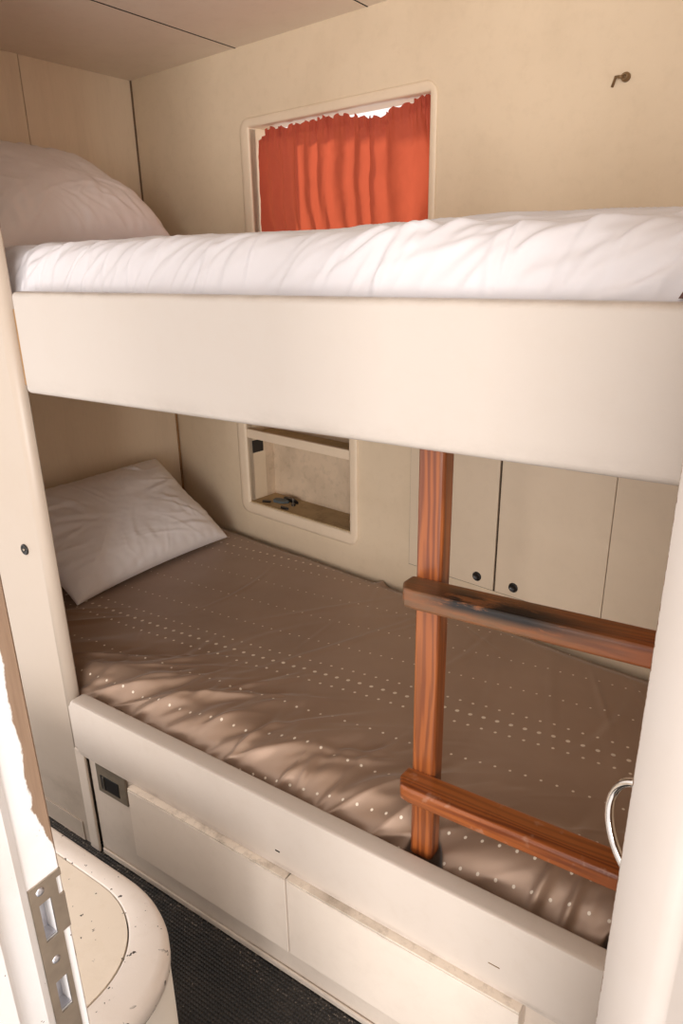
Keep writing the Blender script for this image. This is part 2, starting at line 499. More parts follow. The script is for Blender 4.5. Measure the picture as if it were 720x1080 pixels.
def grid_mesh(name, P, mat, parent=None, uv=None, thick=0.0):
    """P is an (n, m, 3) array of points"""
    n, m = P.shape[:2]
    me = bpy.data.meshes.new(name)
    idx = np.arange(n * m).reshape(n, m)
    f = np.stack([idx[:-1, :-1], idx[1:, :-1], idx[1:, 1:], idx[:-1, 1:]], -1).reshape(-1, 4)
    me.from_pydata(P.reshape(-1, 3).tolist(), [], f.tolist())
    if uv is not None:
        ul = me.uv_layers.new(name='flat')
        li = np.empty(len(me.loops), int); me.loops.foreach_get('vertex_index', li)
        ul.data.foreach_set('uv', uv.reshape(-1, 2)[li].ravel())
    me.polygons.foreach_set('use_smooth', [True] * len(me.polygons))
    me.materials.append(mat)
    me.update()
    o = bpy.data.objects.new(name, me); COL.objects.link(o)
    if parent is not None: o.parent = parent
    if thick:
        s = o.modifiers.new('thickness', 'SOLIDIFY'); s.thickness = thick; s.offset = -1
    return o

# ------------------------------------------------------------------ the room
CEIL = 2.48
X_L, X_R = -2.60, 0.46
Y_N = -0.35
WA = -math.atan2(0.289, 2.052)               # hull side runs 8 degrees off the bunk front
W0 = (-2.289, 2.274, 0.0)
def wall_y(x): return 2.274 - 0.14084 * (x + 2.289)

tag(boxobj('floor', (X_L - .1, X_R + .1, -0.05, 2.6, -0.05, 0.0), M['rubber'], bev=0), kind='structure')

bm = bmesh.new()
for (a, b) in ((X_L - .12, -1.933), (-1.928, -1.3225), (-1.3175, X_R + .1)):
    box(bm, a, b, Y_N + .25, 2.62, CEIL, CEIL + .004)
ce = tag(finish('ceiling', bm, M['ceil']), kind='structure')
boxobj('backing', (X_L - .1, X_R + .1, Y_N + .25, 2.6, CEIL + .0045, CEIL + .04), M['dark'], ce, bev=0)
for xs in (-1.9305, -1.320):
    boxobj('panel_seam', (xs - .0022, xs + .0022, Y_N + .25, 2.3, CEIL - .0012, CEIL + .001), M['dark'], ce, bev=0)

WIN = (0.412, 1.222, 1.70, 2.222)
NIC = (0.292, 0.886, 0.745, 1.222)
bm = holed_panel([-0.42, 2.85], [0.0, CEIL], [WIN, NIC], 0.0, 0.10)
wb = tag(finish('wall_back', bm, M['wall'], loc=W0, rotz=WA), kind='structure')

bm = bmesh.new()
for (a, b) in ((0.95, 1.798), (1.8015, 2.40)):
    box(bm, X_L - .05, X_L, a, b, 1.45, CEIL, bev=0.001, seg=1)
box(bm, X_L - .1, X_L - .052, 0.95, 2.4, 0, CEIL)
box(bm, X_L - .05, -2.50, 0.95, 2.42, 0.0, 1.448, bev=0.001, seg=1)
tag(finish('wall_left', bm, M['wall_end']), kind='structure')
tag(boxobj('trim_2', (-2.503, -2.494, 2.291, 2.301, 0.5, 1.45), M['plywood'], bev=0.001), kind='structure')
tag(boxobj('trim_3', (-2.601, -2.594, 2.312, 2.318, 1.5, CEIL), simple('dark_sealant', srgb(120, 95, 70), 0.7), bev=0.001), kind='structure')
tag(boxobj('wall_right', (X_R, X_R + .05, 0.0, 2.2, 0, CEIL), M['wall_end'], bev=0), kind='structure')

# partition post with a big soft corner, in front of the bunk heads
def rounded_post(x0, x1, y0, y1, r, z0, z1, n=8):
    pts = [(x0, y0)]
    pts += [(x1 - r + r * math.sin(math.radians(90 * k / n)), y0 + r - r * math.cos(math.radians(90 * k / n))) for k in range(n + 1)]
    pts += [(x1, y1), (x0, y1)]
    return prism(pts, z0, z1)
o = finish('wall_front', rounded_post(X_L - .05, -1.650, 1.0, 1.030, 0.027, 0.0, CEIL), M['post'], smooth=False)
for p in o.data.polygons: p.use_smooth = abs(p.normal.z) < 0.5 and p.area < 0.05
tag(o, kind='structure')
tag(boxobj('baseboard_front', (X_L, -1.70, 0.9965, 0.9995, 0.0, 0.075), M['post'], bev=0.003), kind='structure')

# ------------------------------------------------------------------ window in the hull side
win = empty('window_1', W0, WA); win['kind'] = 'structure'
o = rrect(0.363, 1.246, 1.66, 2.252, 0.045); i_ = rrect(0.412, 1.221, 1.70, 2.221, 0.004)
finish('window_frame', ring_frame(o, i_, -0.0005, -0.007), M['trim'], win, smooth=True)
bm = bmesh.new()
box(bm, 0.40, 1.235, 0.10, 0.115, 1.69, 1.715); box(bm, 0.40, 1.235, 0.10, 0.115, 2.226, 2.245)
box(bm, 0.40, 0.425, 0.10, 0.115, 1.715, 2.226); box(bm, 1.21, 1.235, 0.10, 0.115, 1.715, 2.226)
finish('window_sash', bm, M['trim'], win)
boxobj('window_pane', (0.425, 1.21, 0.105, 0.109, 1.715, 2.226), M['glass'], win, bev=0)

# curtain: gathered on a sagging cord
nU, nV = 420, 90
uu = np.linspace(0.0, 1.0, nU)[:, None]; vv = np.linspace(0.0, 1.0, nV)[None, :]
gather = uu + 0.012 * np.sin(uu * 23) + 0.006 * np.sin(uu * 61)
U = 0.420 + (1.214 - 0.420) * gather
top = 2.210 - 0.018 + 0.018 * (uu < 2) - 0.030 * np.exp(-((uu - 0.70) / 0.13) ** 2) + 0.012 * uu
top = top + 0.006 * vnoise(uu * 45, 0.5) + 0.004 * np.sin(uu * 150)
top = top - 0.028 * np.exp(-(uu / 0.03) ** 2)
H = top + (1.70 - top) * vv
ph = uu * 62 + 4.5 * vnoise(uu * 6, 0.2) + 2.2 * vnoise(uu * 5, vv * 2.6)
deep = (0.004 + 0.006 * (0.5 + 0.5 * vnoise(uu * 4, vv * 2, 7.7))) * np.sin(ph) + 0.012 * vnoise(uu * 9 + 1.2 * vv, vv * 2.4, 4.2) * (0.3 + 0.7 * vv) + 0.010 * fbm(uu * 6, vv * 4, 2.0)
hd = np.exp(-((vv - 0.065) / 0.012) ** 2)
deep = deep * (1 - 0.45 * hd) + 0.004 * np.sin(uu * 260) * np.exp(-((vv) / 0.10) ** 2)
Yc = 0.034 + deep + 0 * H
P = np.stack([np.broadcast_to(U, H.shape), Yc, H], -1)
cur = grid_mesh('curtain', P, M['curtain'])
cur.location = W0; cur.rotation_euler = (0, 0, WA)
tag(cur, 'gathered red curtain sagging across the window above the top bunk', 'curtain')
bm = bmesh.new()
tube(bm, [(0.414 + (1.22 - 0.414) * k / 30, 0.050, 2.186 + 0.012 * k / 30 - 0.030 * math.exp(-(((k / 30) - 0.70) / 0.16) ** 2)) for k in range(31)], 0.002, 6)
finish('curtain_cord', bm, M['screw_white'], cur)

# ------------------------------------------------------------------ niche below the window
ni = empty('wall_niche', W0, WA)
tag(ni, 'recessed open shelf niche with rounded cream frame above the lower bunk', 'niche')
o = rrect(0.236, 0.925, 0.694, 1.262, 0.045); i_ = rrect(0.292, 0.886, 0.745, 1.222, 0.004)
finish('frame', ring_frame(o, i_, -0.0005, -0.010), M['trim'], ni, smooth=True)
u0, u1, h0, h1 = NIC
boxobj('back_panel', (u0, u1, 0.150, 0.158, h0, h1), M['niche'], ni, bev=0)
bm = bmesh.new()
box(bm, u0 - .008, u0 - 0.0005, 0.101, 0.158, h0, h1); box(bm, u1 + .0005, u1 + .008, 0.101, 0.158, h0, h1); box(bm, u0, u1, 0.101, 0.158, h1, h1 + .008)
finish('side_panel', bm, M['niche'], ni)
boxobj('bottom_board', (u0, u1, 0.0, 0.149, h0 - .012, h0 + .004), M['niche_floor'], ni, bev=0.001)
boxobj('shelf', (u0 + .001, u1 - .001, 0.012, 0.149, 1.046, 1.056), M['niche_floor'], ni, bev=0.001)
boxobj('shelf_lip', (u0 + .001, u1 - .001, -0.002, 0.012, 1.040, 1.079), M['trim'], ni, bev=0.003)
so = boxobj('socket', (u0, u0 + .006, 0.025, 0.085, 0.965, 1.020), M['black'], ni, bev=0.002)
bm = bmesh.new(); tube(bm, [(0.50, 0.06, h0 + .003), (0.50, 0.06, h0 + .045)], 0.0018, 6); 
lathe(bm, [(0, 0.046), (0.0045, 0.045), (0.0045, 0.043), (0, 0.043)], Matrix.Translation((0.50, 0.06, h0)), 8)
def wallpt(u, off, h):
    c, s = math.cos(WA), math.sin(WA)
    return (W0[0] + u * c - off * s, W0[1] + u * s + off * c, h)
nail = finish('nail', bm, M['steel_dull'], loc=W0, rotz=WA)
tag(nail, 'thin nail standing up from the dirty floor of the niche', 'nail')
def scrap(name, u, off, sx, sy, sz, mat, label, cat, rz=0.0, hb=h0 + .004):
    bm = bmesh.new(); k = 9
    pts = [(sx * (0.8 + .35 * random.random()) * math.cos(2 * math.pi * q / k), sy * (0.75 + .4 * random.random()) * math.sin(2 * math.pi * q / k)) for q in range(k)]
    b2 = prism(pts, 0, sz, bev=sz * .3, seg=1)
    bm.free()
    o = finish(name, b2, mat, loc=wallpt(u, off, hb), rotz=WA + rz)
    return tag(o, label, cat)
scrap('plastic_scrap', 0.355, 0.035, 0.026, 0.012, 0.006, M['black'], 'black plastic scrap at the left end of the niche floor', 'scrap', 0.3)
scrap('packet', 0.405, 0.075, 0.045, 0.028, 0.010, M['litter'], 'crumpled blue-grey packet lying in the back left of the niche', 'packet', 0.1)
scrap('rag', 0.440, 0.105, 0.050, 0.010, 0.016, M['black'], 'dark rag strip behind the blue-grey packet in the niche', 'rag', -0.1)
scrap('rubber_offcut', 0.487, 0.022, 0.028, 0.010, 0.008, M['black'], 'black rubber offcut beside the nail near the niche edge', 'scrap', -0.05)
scrap('bottle_cap', 0.485, 0.075, 0.011, 0.011, 0.009, M['black'], 'small black cap right behind the nail in the niche', 'cap')
scrap('wood_chip', 0.84, 0.09, 0.040, 0.020, 0.006, M['plywood'], 'brown wood chip in the right corner of the niche', 'chip', 0.2)

# ------------------------------------------------------------------ flush cupboards in the hull side, above the foot of the lower bunk
cb = empty('wall_cupboard', W0, WA)
tag(cb, 'flush cream wall cupboard with round black push locks above the lower bunk', 'cupboard')
cab = boxobj('face_frame', (1.1725, 2.40, -0.003, -0.0005, 0.693, 1.48), simple('dark_reveal', srgb(78, 60, 42), 0.8), cb, bev=0)
def lock_mesh(r=0.0125):
    bm = bmesh.new()
    R = Matrix.Rotation(math.radians(90), 4, 'X')
    lathe(bm, [(0, 0.0), (r, 0.0), (r, 0.003), (r * .86, 0.0048), (r * .70, 0.0040), (r * .62, 0.0022), (0, 0.0022)], R, 24)
    return bm
def slot_mesh(r=0.005):
    bm = bmesh.new(); R = Matrix.Rotation(math.radians(90), 4, 'X')
    lathe(bm, [(r, 0.002), (r, 0.0055), (r * .6, 0.0062), (0, 0.0062)], R, 14)
    return bm
for (a, b, lk) in ((1.178, 1.529, 1.467), (1.537, 1.8987, 1.605), (1.9008, 2.40, None)):
    d = boxobj('door', (a, b, -0.011, -0.0035, 0.698, 1.49), M['cupboard'], cb, bev=0.0015)
    if lk:
        l = finish('lock', lock_mesh(0.0165), M['black'], d, True); l.location = (lk, -0.011, 0.733)
        l['label'] = 'black round push lock'

# small broken bracket high on the hull wall
bm = bmesh.new()
tube(bm, [(1.765, -0.001, 2.152), (1.771, -0.006, 2.163), (1.776, -0.012, 2.170), (1.785, -0.014, 2.169), (1.795, -0.014, 2.167)], 0.0035, 8)
R = Matrix.Translation((1.798, 0.0, 2.168)) @ Matrix.Rotation(math.radians(90), 4, 'X')
lathe(bm, [(0, 0), (0.011, 0), (0.011, 0.006), (0.008, 0.015), (0.004, 0.015), (0.004, 0.009), (0, 0.009)], R, 16)
tag(finish('wall_hook', bm, M['bronze'], smooth=True, loc=W0, rotz=WA), 'small broken brown hook high on the wall right of the window', 'hook')

# ------------------------------------------------------------------ upper bunk
XB = X_R - 0.004
ub = empty('upper_bunk', (-1.0, 1.0, 1.45))
tag(ub, 'upper bunk with deep cream front board under the white duvet', 'bunk')
def at0(o, par):
    o.location = Vector(o.location) - Vector(par.location); return o
bm = bmesh.new(); box(bm, -1.578, XB, 0.978, 1.022, 1.468, 1.703, bev=0.012, seg=4)
o = at0(finish('front_board', bm, M['rail'], ub), ub)
M['rail'].name = 'cream_front_board'
for p in o.data.polygons: p.use_smooth = p.area < 0.1 and True
def bunk_board(x0, z0, z1, y0):
    pts = [(x0, y0), (XB, y0), (XB, wall_y(XB) - .004), (x0, wall_y(x0) - .004)]
    return prism(pts, z0, z1)
at0(finish('bunk_board', bunk_board(-2.592, 1.50, 1.515, 1.09), M['plywood'], ub), ub)
at0(boxobj('ledger', (-1.649, XB, 1.0235, 1.0355, 1.475, 1.66), M['plywood'], ub, bev=0.001), ub)

# duvet
nx, ny = 900, 190
x = np.linspace(-2.56, XB - .012, nx)[:, None] + np.zeros((1, ny))
s = np.linspace(0, 1, ny)[None, :] + np.zeros((nx, 1))
L = 1.16 * s                                        # arc length from the tucked front edge
yb = wall_y(x) - 0.022
a = np.clip(L / 0.16, 0, 1) * math.pi / 2
fy = 1.038 + 0.085 * (1 - np.cos(a))
fz = -0.105 + 0.150 * np.sin(a)
rest = np.clip((L - 0.16) / 1.0, 0, 1)
fy = fy + rest * (yb - 1.123)
bulge = 0.016 * np.sin(rest * math.pi * 0.8) + 0.022 * sstep(-1.0, -0.35, x) * np.sin(np.clip(rest * 1.25, 0, 1) * math.pi) 
fz = fz - 0.075 * sstep(-1.75, -1.98, x) * sstep(0.12, 0.25, L)
fz = fz + bulge - 0.03 * sstep(0.80, 1.0, rest)
front = np.exp(-(L / 0.20) ** 2)
lean = x - 0.55 * L - 0.9 * L * L
ampl = 0.0135 * (0.35 + 0.65 * sstep(-0.4, 0.6, vnoise(x * 2.1, L * 1.5, 9.0)))
wr = np.clip(ridge(lean * 11 + 0.6 * vnoise(x * 4, L * 4), L * 2.2, 3.3), 0, 1) ** 1.6
wr2 = np.clip(ridge(lean * 25, L * 4.5, 8.8), 0, 1) ** 1.5
disp = ampl * (wr - 0.4) * (0.30 + 0.8 * front) + 0.0042 * wr2 * (0.35 + front)
lean2 = x - 1.7 * L
disp += 0.010 * (np.clip(ridge(lean2 * 5.0, L * 1.3, 5.1), 0, 1) ** 2 - 0.3) * sstep(-1.2, -0.5, x) * sstep(0.02, 0.1, L)
disp += 0.006 * fbm(x * 6, L * 6, 1.5) + 0.012 * vnoise(x * 1.6, L * 2.0, 2.2) * sstep(0.1, 0.4, L)
rs_ = np.random.RandomState(11)
def crease(X, Y, cx_, cy_, an, ln, wd, h, cv):
    dx_, dy_ = X - cx_, Y - cy_
    al = dx_ * math.cos(an) + dy_ * math.sin(an); ac = -dx_ * math.sin(an) + dy_ * math.cos(an) + cv * al * al
    return h * np.exp(-(al / ln) ** 2) * (np.exp(-(ac / wd) ** 2) - 0.5 * np.exp(-((ac - 1.7 * wd) / wd) ** 2))
for q in range(150):
    cx_ = rs_.uniform(-1.75, 0.3); far = rs_.rand() < 0.3
    L0 = rs_.uniform(0.1, 0.6) if far else rs_.uniform(0.0, 0.15)
    an = rs_.uniform(0.25, 0.8) if far or cx_ > -0.7 and rs_.rand() < 0.5 else rs_.uniform(0.7, 1.6)
    disp = disp + crease(x, L, cx_, L0, an, rs_.uniform(0.04, 0.12) * (1.6 if far else 1), rs_.uniform(0.005, 0.012), rs_.uniform(0.002, 0.0055), rs_.uniform(-3, 3))
disp += 0.010 * crease(x, L, -1.60, 0.06, 1.9, 0.08, 0.02, 1.0, 4.0)
tuck = sstep(0.0, 0.05, L)
disp = disp * tuck * sstep(1.16, 1.05, L)
Yd = fy - disp * np.cos(a) * (L < 0.16) * 0.8
Zd = fz + disp * (0.35 + 0.65 * np.sin(a)) + EYE
# pinch the bunched left end
endl = np.exp(-((x + 1.67) / 0.05) ** 2)
Zd = Zd - 0.010 * endl * front
Zd = np.where(x < -1.7, Zd - 0.02 * sstep(-1.7, -2.1, x), Zd)
Yd = np.maximum(Yd, 1.038) + np.where(x < -1.62, 0.014 * sstep(-1.62, -1.65, x) * front, 0)
du = grid_mesh('duvet', np.stack([x, Yd, Zd], -1), M['duvet'], thick=0.004)
tag(du, 'rumpled white duvet spread over the upper bunk', 'duvet')

def pillow(name, corners, puff, mat, label, seed, ear=0.035, wr=1.0, nn=150, sag=0.0):
    """corners: near-bottom, far-bottom, far-top, near-top in world space"""
    A, B, C, D = [np.array(c, float) for c in corners]
    g = np.linspace(-1, 1, nn); u, v = np.meshgrid(g, g, indexing='ij')      # u near->far, v bottom->top
    p = 0.25 * ((1 - u) * (1 - v))[..., None] * A + 0.25 * ((1 + u) * (1 - v))[..., None] * B + 0.25 * ((1 + u) * (1 + v))[..., None] * C + 0.25 * ((1 - u) * (1 + v))[..., None] * D
    ctr = p.mean((0, 1))
    # edges bow inwards between the corner ears
    bow_u = 1 - ear * 1.3 * (1 - v ** 2) ; bow_v = 1 - ear * 1.3 * (1 - u ** 2)
    eu = (B + C - A - D) / 4; ev = (C + D - A - B) / 4
    p = p + (u * (bow_u - 1))[..., None] * eu + (v * (bow_v - 1))[..., None] * ev
    nrm = np.cross(eu, ev); nrm /= np.linalg.norm(nrm)
    if nrm[2] < 0: nrm = -nrm
    t = ((1 - np.abs(u) ** 3.2) * (1 - np.abs(v) ** 3.2))
    t = np.clip(t, 0, 1) ** 0.52
    edge = np.clip(1 - np.maximum(np.abs(u), np.abs(v)), 0, 1)
    n1 = fbm(u * 2.2 + seed, v * 2.2, seed)
    rr = np.sqrt((u + 0.2) ** 2 + (v - .1) ** 2); th = np.arctan2(v - .1, u + .2)
    creases = (np.clip(ridge(th * 5.0 + 0.5 * n1, rr * 1.6 + seed), 0, 1) ** 2.0) * sstep(0.35, 1.0, rr)
    cross = np.clip(ridge(u * 2.6 - v * 4.6 + n1, u * 1.5 + seed * 2), 0, 1) ** 2.2
    rip = np.sin(u * 46 + 4 * n1) * np.exp(-((1 - np.abs(v)) / 0.10)) + np.sin(v * 40 + 4 * n1) * np.exp(-((1 - np.abs(u)) / 0.10))
    rs_ = np.random.RandomState(int(seed * 10))
    folds = 0 * u
    for q in range(36):
        th0 = rs_.uniform(0, 2 * math.pi); r0 = rs_.uniform(0.45, 0.98)
        cx_, cy_ = r0 * math.cos(th0) * 1.05, r0 * math.sin(th0) * 1.05
        an = math.atan2(cy_, cx_) + rs_.uniform(-1.1, 1.1)
        du_, dv_ = u - cx_, v - cy_
        al = du_ * math.cos(an) + dv_ * math.sin(an); ac = -du_ * math.sin(an) + dv_ * math.cos(an) + 0.35 * al * al * rs_.uniform(-1, 1)
        ln = rs_.uniform(0.12, 0.42); wd = rs_.uniform(0.018, 0.05)
        folds = folds + rs_.uniform(0.4, 1.0) * wd / 0.04 * np.exp(-(al / ln) ** 2) * (np.exp(-(ac / wd) ** 2) - 0.5 * np.exp(-((ac - 1.6 * wd) / wd) ** 2))
    w_ = wr * (0.0055 * folds + 0.012 * n1 + 0.003 * (creases - .3)) + 0.0035 * rip * (edge > 0)
    soft = sstep(0.0, 0.10, edge)
    top_ = p + (puff * t + w_ * soft)[..., None] * nrm
    bot = p - (puff * 0.42 * t)[..., None] * nrm
    if sag: 
        for q in (top_, bot): q[..., 2] -= sag * (1 - np.abs(v)) * (1 - u ** 2)
    n = nn
    me = bpy.data.meshes.new(name)
    V = np.concatenate([top_.reshape(-1, 3), bot.reshape(-1, 3)])
    idx = np.arange(n * n).reshape(n, n)
    f1 = np.stack([idx[:-1, :-1], idx[1:, :-1], idx[1:, 1:], idx[:-1, 1:]], -1).reshape(-1, 4)
    f2 = f1[:, ::-1] + n * n
    me.from_pydata(V.tolist(), [], f1.tolist() + f2.tolist())
    bm = bmesh.new(); bm.from_mesh(me)
    bmesh.ops.remove_doubles(bm, verts=bm.verts, dist=1e-5)
    bmesh.ops.recalc_face_normals(bm, faces=bm.faces)
    bm.to_mesh(me); bm.free()
    me.polygons.foreach_set('use_smooth', [True] * len(me.polygons))
    me.materials.append(mat)
    o = bpy.data.objects.new(name, me); COL.objects.link(o)
    return tag(o, label, 'pillow')

pillow('pillow', [(-2.12, 1.26, 1.785), (-2.13, 2.03, 1.835), (-2.54, 1.97, 2.085), (-2.54, 1.20, 2.12)], 0.150, M['pillow'],
       'plump white pillow propped against the end wall on the upper bunk', 2.0, ear=0.03, wr=1.0)

# ------------------------------------------------------------------ lower bunk
lb = empty('lower_bunk', (-1.0, 1.0, 0.0))
tag(lb, 'built-in lower bunk with cream padded side board and two drawers beneath', 'bunk')
bm = bmesh.new()
pts = rrect(-1.630, XB, 0.392, 0.576, 0.022, 8)
lo = [bm.verts.new((p[0], 0.976, p[1])) for p in pts]; hi = [bm.verts.new((p[0], 1.028, p[1])) for p in pts]
k = len(pts)
bm.faces.new(lo); bm.faces.new(hi[::-1])
for q in range(k): bm.faces.new((lo[q], hi[q], hi[(q + 1) % k], lo[(q + 1) % k]))
bmesh.ops.bevel(bm, geom=[e for e in bm.edges if all(abs(v.co.y - .976) < 1e-5 for v in e.verts)], offset=0.011, segments=4, profile=0.5, affect='EDGES')
bmesh.ops.bevel(bm, geom=[e for e in bm.edges if all(abs(v.co.y - 1.028) < 1e-5 for v in e.verts)], offset=0.008, segments=3, profile=0.5, affect='EDGES')
o = at0(finish('side_board', bm, M['rail2'], lb), lb)
for p in o.data.polygons: p.use_smooth = p.area < 0.1
# a cut in the padding
bm = bmesh.new(); box(bm, -0.868, -0.854, 0.9748, 0.977, 0.4380, 0.4415, bev=0.0006, seg=1)
at0(finish('tear', bm, M['dark'], lb), lb)
bm = bmesh.new(); box(bm, -0.330, -0.306, 0.9750, 0.977, 0.4515, 0.4535, bev=0.0004, seg=1)
at0(finish('scratch', bm, M['bronze'], lb), lb)
at0(boxobj('base_panel', (-1.613, XB, 1.002, 1.020, 0.0, 0.398), M['base'], lb, bev=0.001), lb)
at0(boxobj('end_strip', (-1.664, -1.619, 0.990, 0.9995, 0.0, 0.385), M['base'], lb, bev=0.004), lb)
def drawer(x0, x1):
    d = at0(boxobj('drawer', (x0, x1, 0.956, 1.0005, 0.152, 0.3845), M['drawer'], lb, bev=0.002, seg=2), lb)
    boxobj('top_edging', (x0, x1, 0.9568, 1.0005, 0.3860, 0.3905), M['edging'], d, bev=0.0012)
    return d
drawer(-1.382, -0.8275); drawer(-0.8240, -0.255)
at0(boxobj('kickboard', (-1.608, XB, 0.994, 1.001, 0.001, 0.022), M['base'], lb, bev=0.004), lb)
lt = at0(boxobj('latch_plate', (-1.572, -1.440, 0.992, 1.0015, 0.266, 0.375), simple('grey_painted_metal', srgb(128, 116, 100), 0.4), lb, bev=0.003), lb)
bm = bmesh.new(); box(bm, -1.553, -1.472, 0.9905, 0.9925, 0.284, 0.334, bev=0.001)
p_ = finish('latch_recess', bm, M['black'], lt)
bm = bmesh.new(); box(bm, -1.542, -1.535, 0.988, 0.992, 0.286, 0.332, bev=0.001)
finish('latch_bar', bm, M['steel_dull'], lt)
at0(finish('mattress_board', bunk_board(-2.494, 0.40, 0.412, 1.035), M['plywood'], lb), lb)

# mattress with fitted dotted satin sheet
nx, ny = 860, 260
x = np.linspace(-2.488, XB - .012, nx)[:, None] + np.zeros((1, ny))
s = np.linspace(0, 1, ny)[None, :] + np.zeros((nx, 1))
yb = wall_y(x) - 0.012 - 0.02 * np.clip(vnoise(x * 2.1, 0.3), 0, 1)
rs = 0.11 - 0.02 * np.sin(x * 2.0)                # front shoulder width
y0 = 1.036 + 0 * x
arc = 0.17
total = arc + (yb - (y0 + rs))
L = s * total
a = np.clip(L / arc, 0, 1) * math.pi / 2
right = sstep(-0.75, -0.35, x)
drop = 0.100 + 0.03 * right
fy = y0 + rs * (1 - np.cos(a))
fz = -1.157 - drop * (1 - np.sin(a))
rest = np.clip(L - arc, 0, None)
fy = fy + rest
flat_y = 1.146 + (L - arc)                       # unrolled coordinate for the dot rows
fz = fz - 0.010 * sstep(0.1, 0.5, rest) - 0.02 * sstep(0.06, 0.0, yb - fy)
near = np.exp(-(rest / 0.16) ** 2)
fan = x * 1.0 - 1.0 * L
fw = np.clip(ridge(fan * 6.5 + 0.5 * vnoise(x * 3, L * 3), L * 1.8 + 0.3, 1.7), 0, 1) ** 1.7
fw2 = np.clip(ridge((x - 1.8 * L) * 9.0, L * 2.5, 6.1), 0, 1) ** 2
disp = near * (0.020 * (fw - .45) + 0.010 * (fw2 - .25)) * (0.55 + 0.45 * (1 - right))
disp += 0.004 * fbm(x * 3.0, L * 3.5, 0.7)
# long soft folds on the flat
def fold(cx, cy, ang, ln, wd, h):
    dx = x - cx; dy = fy - cy
    c, s_ = math.cos(ang), math.sin(ang)
    al = dx * c + dy * s_; ac = -dx * s_ + dy * c
    return h * np.exp(-(al / ln) ** 2) * np.exp(-(ac / wd) ** 2)
for f_ in [(-1.12, 1.62, 1.15, .35, .012, .004), (-1.45, 1.30, 0.95, .12, .010, .006), (-1.20, 1.27, 0.9, .16, .010, .007), (-0.95, 1.24, 0.8, .15, .012, .008),
           (-1.62, 1.20, 0.5, .10, .012, .010), (-0.34, 1.78, 2.0, .13, .010, .006), (-0.46, 1.72, 1.9, .20, .014, .005), (-0.22, 1.80, 2.2, .14, .012, .005),
           (-0.30, 1.17, -0.05, .26, .020, .012), (-1.3, 1.8, 0.9, .2, .012, .003), (-0.75, 1.20, 0.5, .14, .012, .008), (-1.05, 1.10, 1.2, .07, .010, .012),
           (-0.86, 1.09, 1.5, .05, .010, .010), (-0.27, 1.09, 1.3, .06, .012, .018), (-0.21, 1.08, 1.4, .06, .010, .016), (-0.75, 1.9, 2.6, .1, .01, .004)]:
    disp = disp + fold(*f_)
rs_ = np.random.RandomState(23)
for q in range(120):
    cx_ = rs_.uniform(-1.72, 0.2); L0 = rs_.uniform(0.03, 0.30)
    an = rs_.uniform(0.35, 1.35)
    disp = disp + crease(x, L, cx_, L0, an, rs_.uniform(0.05, 0.15), rs_.uniform(0.009, 0.020), rs_.uniform(0.0015, 0.0045) * (1.15 if cx_ < -0.6 else 0.6), rs_.uniform(-3, 3))
for q in range(14):
    disp = disp + crease(x, L, rs_.uniform(-1.9, 0.1), rs_.uniform(0.35, 0.95), rs_.uniform(0.4, 2.6), rs_.uniform(0.1, 0.3), rs_.uniform(0.008, 0.016), rs_.uniform(0.0010, 0.0025), rs_.uniform(-1, 1))
disp = disp * sstep(0.0, 0.03, L)
Ym = fy - disp * np.cos(a) * 0.6
Ym = np.maximum(Ym, 1.031 + 0.061 * np.exp(-((x + 0.5185) / 0.047) ** 4) + 0.061 * np.exp(-((x + 0.0965) / 0.047) ** 4))
Zm = fz + disp * (0.3 + 0.7 * np.sin(a)) + EYE
Zm = np.where(L <= 1e-6, EYE - 1.30, Zm)
# the little tuft where the sheet is pinched against the hull side
Zm += 0.018 * np.exp(-(((x + 1.247) / 0.022) ** 2 + ((yb - Ym) / 0.03) ** 2))
uv = np.stack([x, flat_y], -1)
mt = empty('mattress', (0, 0, 0))
tag(mt, 'mattress in a brown satin sheet with cream dot rows on the lower bunk', 'mattress')
grid_mesh('fitted_sheet', np.stack([x, Ym, Zm], -1), M['satin'], mt, uv=uv, thick=0.003)
bm = prism([(-2.48, 1.16), (XB - .03, 1.16), (XB - .03, 1.86), (-2.48, 2.25)], 0.413, 0.56, bev=0.02)
finish('foam_core', bm, cloth('foam', srgb(200, 190, 160)), mt)

pillow('pillow', [(-2.060, 1.335, 0.603), (-2.045, 2.115, 0.605), (-2.46, 2.11, 0.91), (-2.46, 1.24, 0.92)], 0.12, M['pillow'],
       'creased white pillow leaning in the corner of the lower bunk', 5.0, ear=0.05, wr=0.9)

# ------------------------------------------------------------------ ladder
ld = empty('bunk_ladder', (-0.54, 1.04, 0.48))
tag(ld, 'varnished orange-brown wooden ladder standing between the two bunks', 'ladder')
def upright(x0):
    bm = bmesh.new(); box(bm, x0, x0 + .051, 1.042, 1.085, 0.555, 1.645, bev=0.008, seg=3)
    o = finish('upright', bm, M['wood_post'], ld); return at0(o, ld)
upright(-0.5440); upright(-0.122)
def rung(zc, th, mat, tilt, label=None):
    # tread notched round the uprights, its left nose chamfered
    pts = [(-0.022, 0.062), (-0.024, 0.030), (-0.010, 0.004), (0.010, 0.0), (0.475, 0.0), (0.475, 0.062)]
    bm = prism([(px_, py_) for px_, py_ in pts], -th / 2, th / 2)
    bmesh.ops.bevel(bm, geom=[e for e in bm.edges], offset=0.0065, segments=3, profile=0.5, affect='EDGES')
    o = finish('rung', bm, mat, ld)
    o.location = Vector((-0.530, 0.984, zc)) - Vector(ld.location); o.rotation_euler = (0, -tilt, 0)
    if label: o['label'] = label
    return o
rung(EYE - 0.568, 0.038, M['wood_top'], math.radians(1.6), 'upper rung, worn grey and black on top')
rung(EYE - 0.999, 0.036, M['wood_low'], math.radians(1.2), 'lower rung, glossy orange')
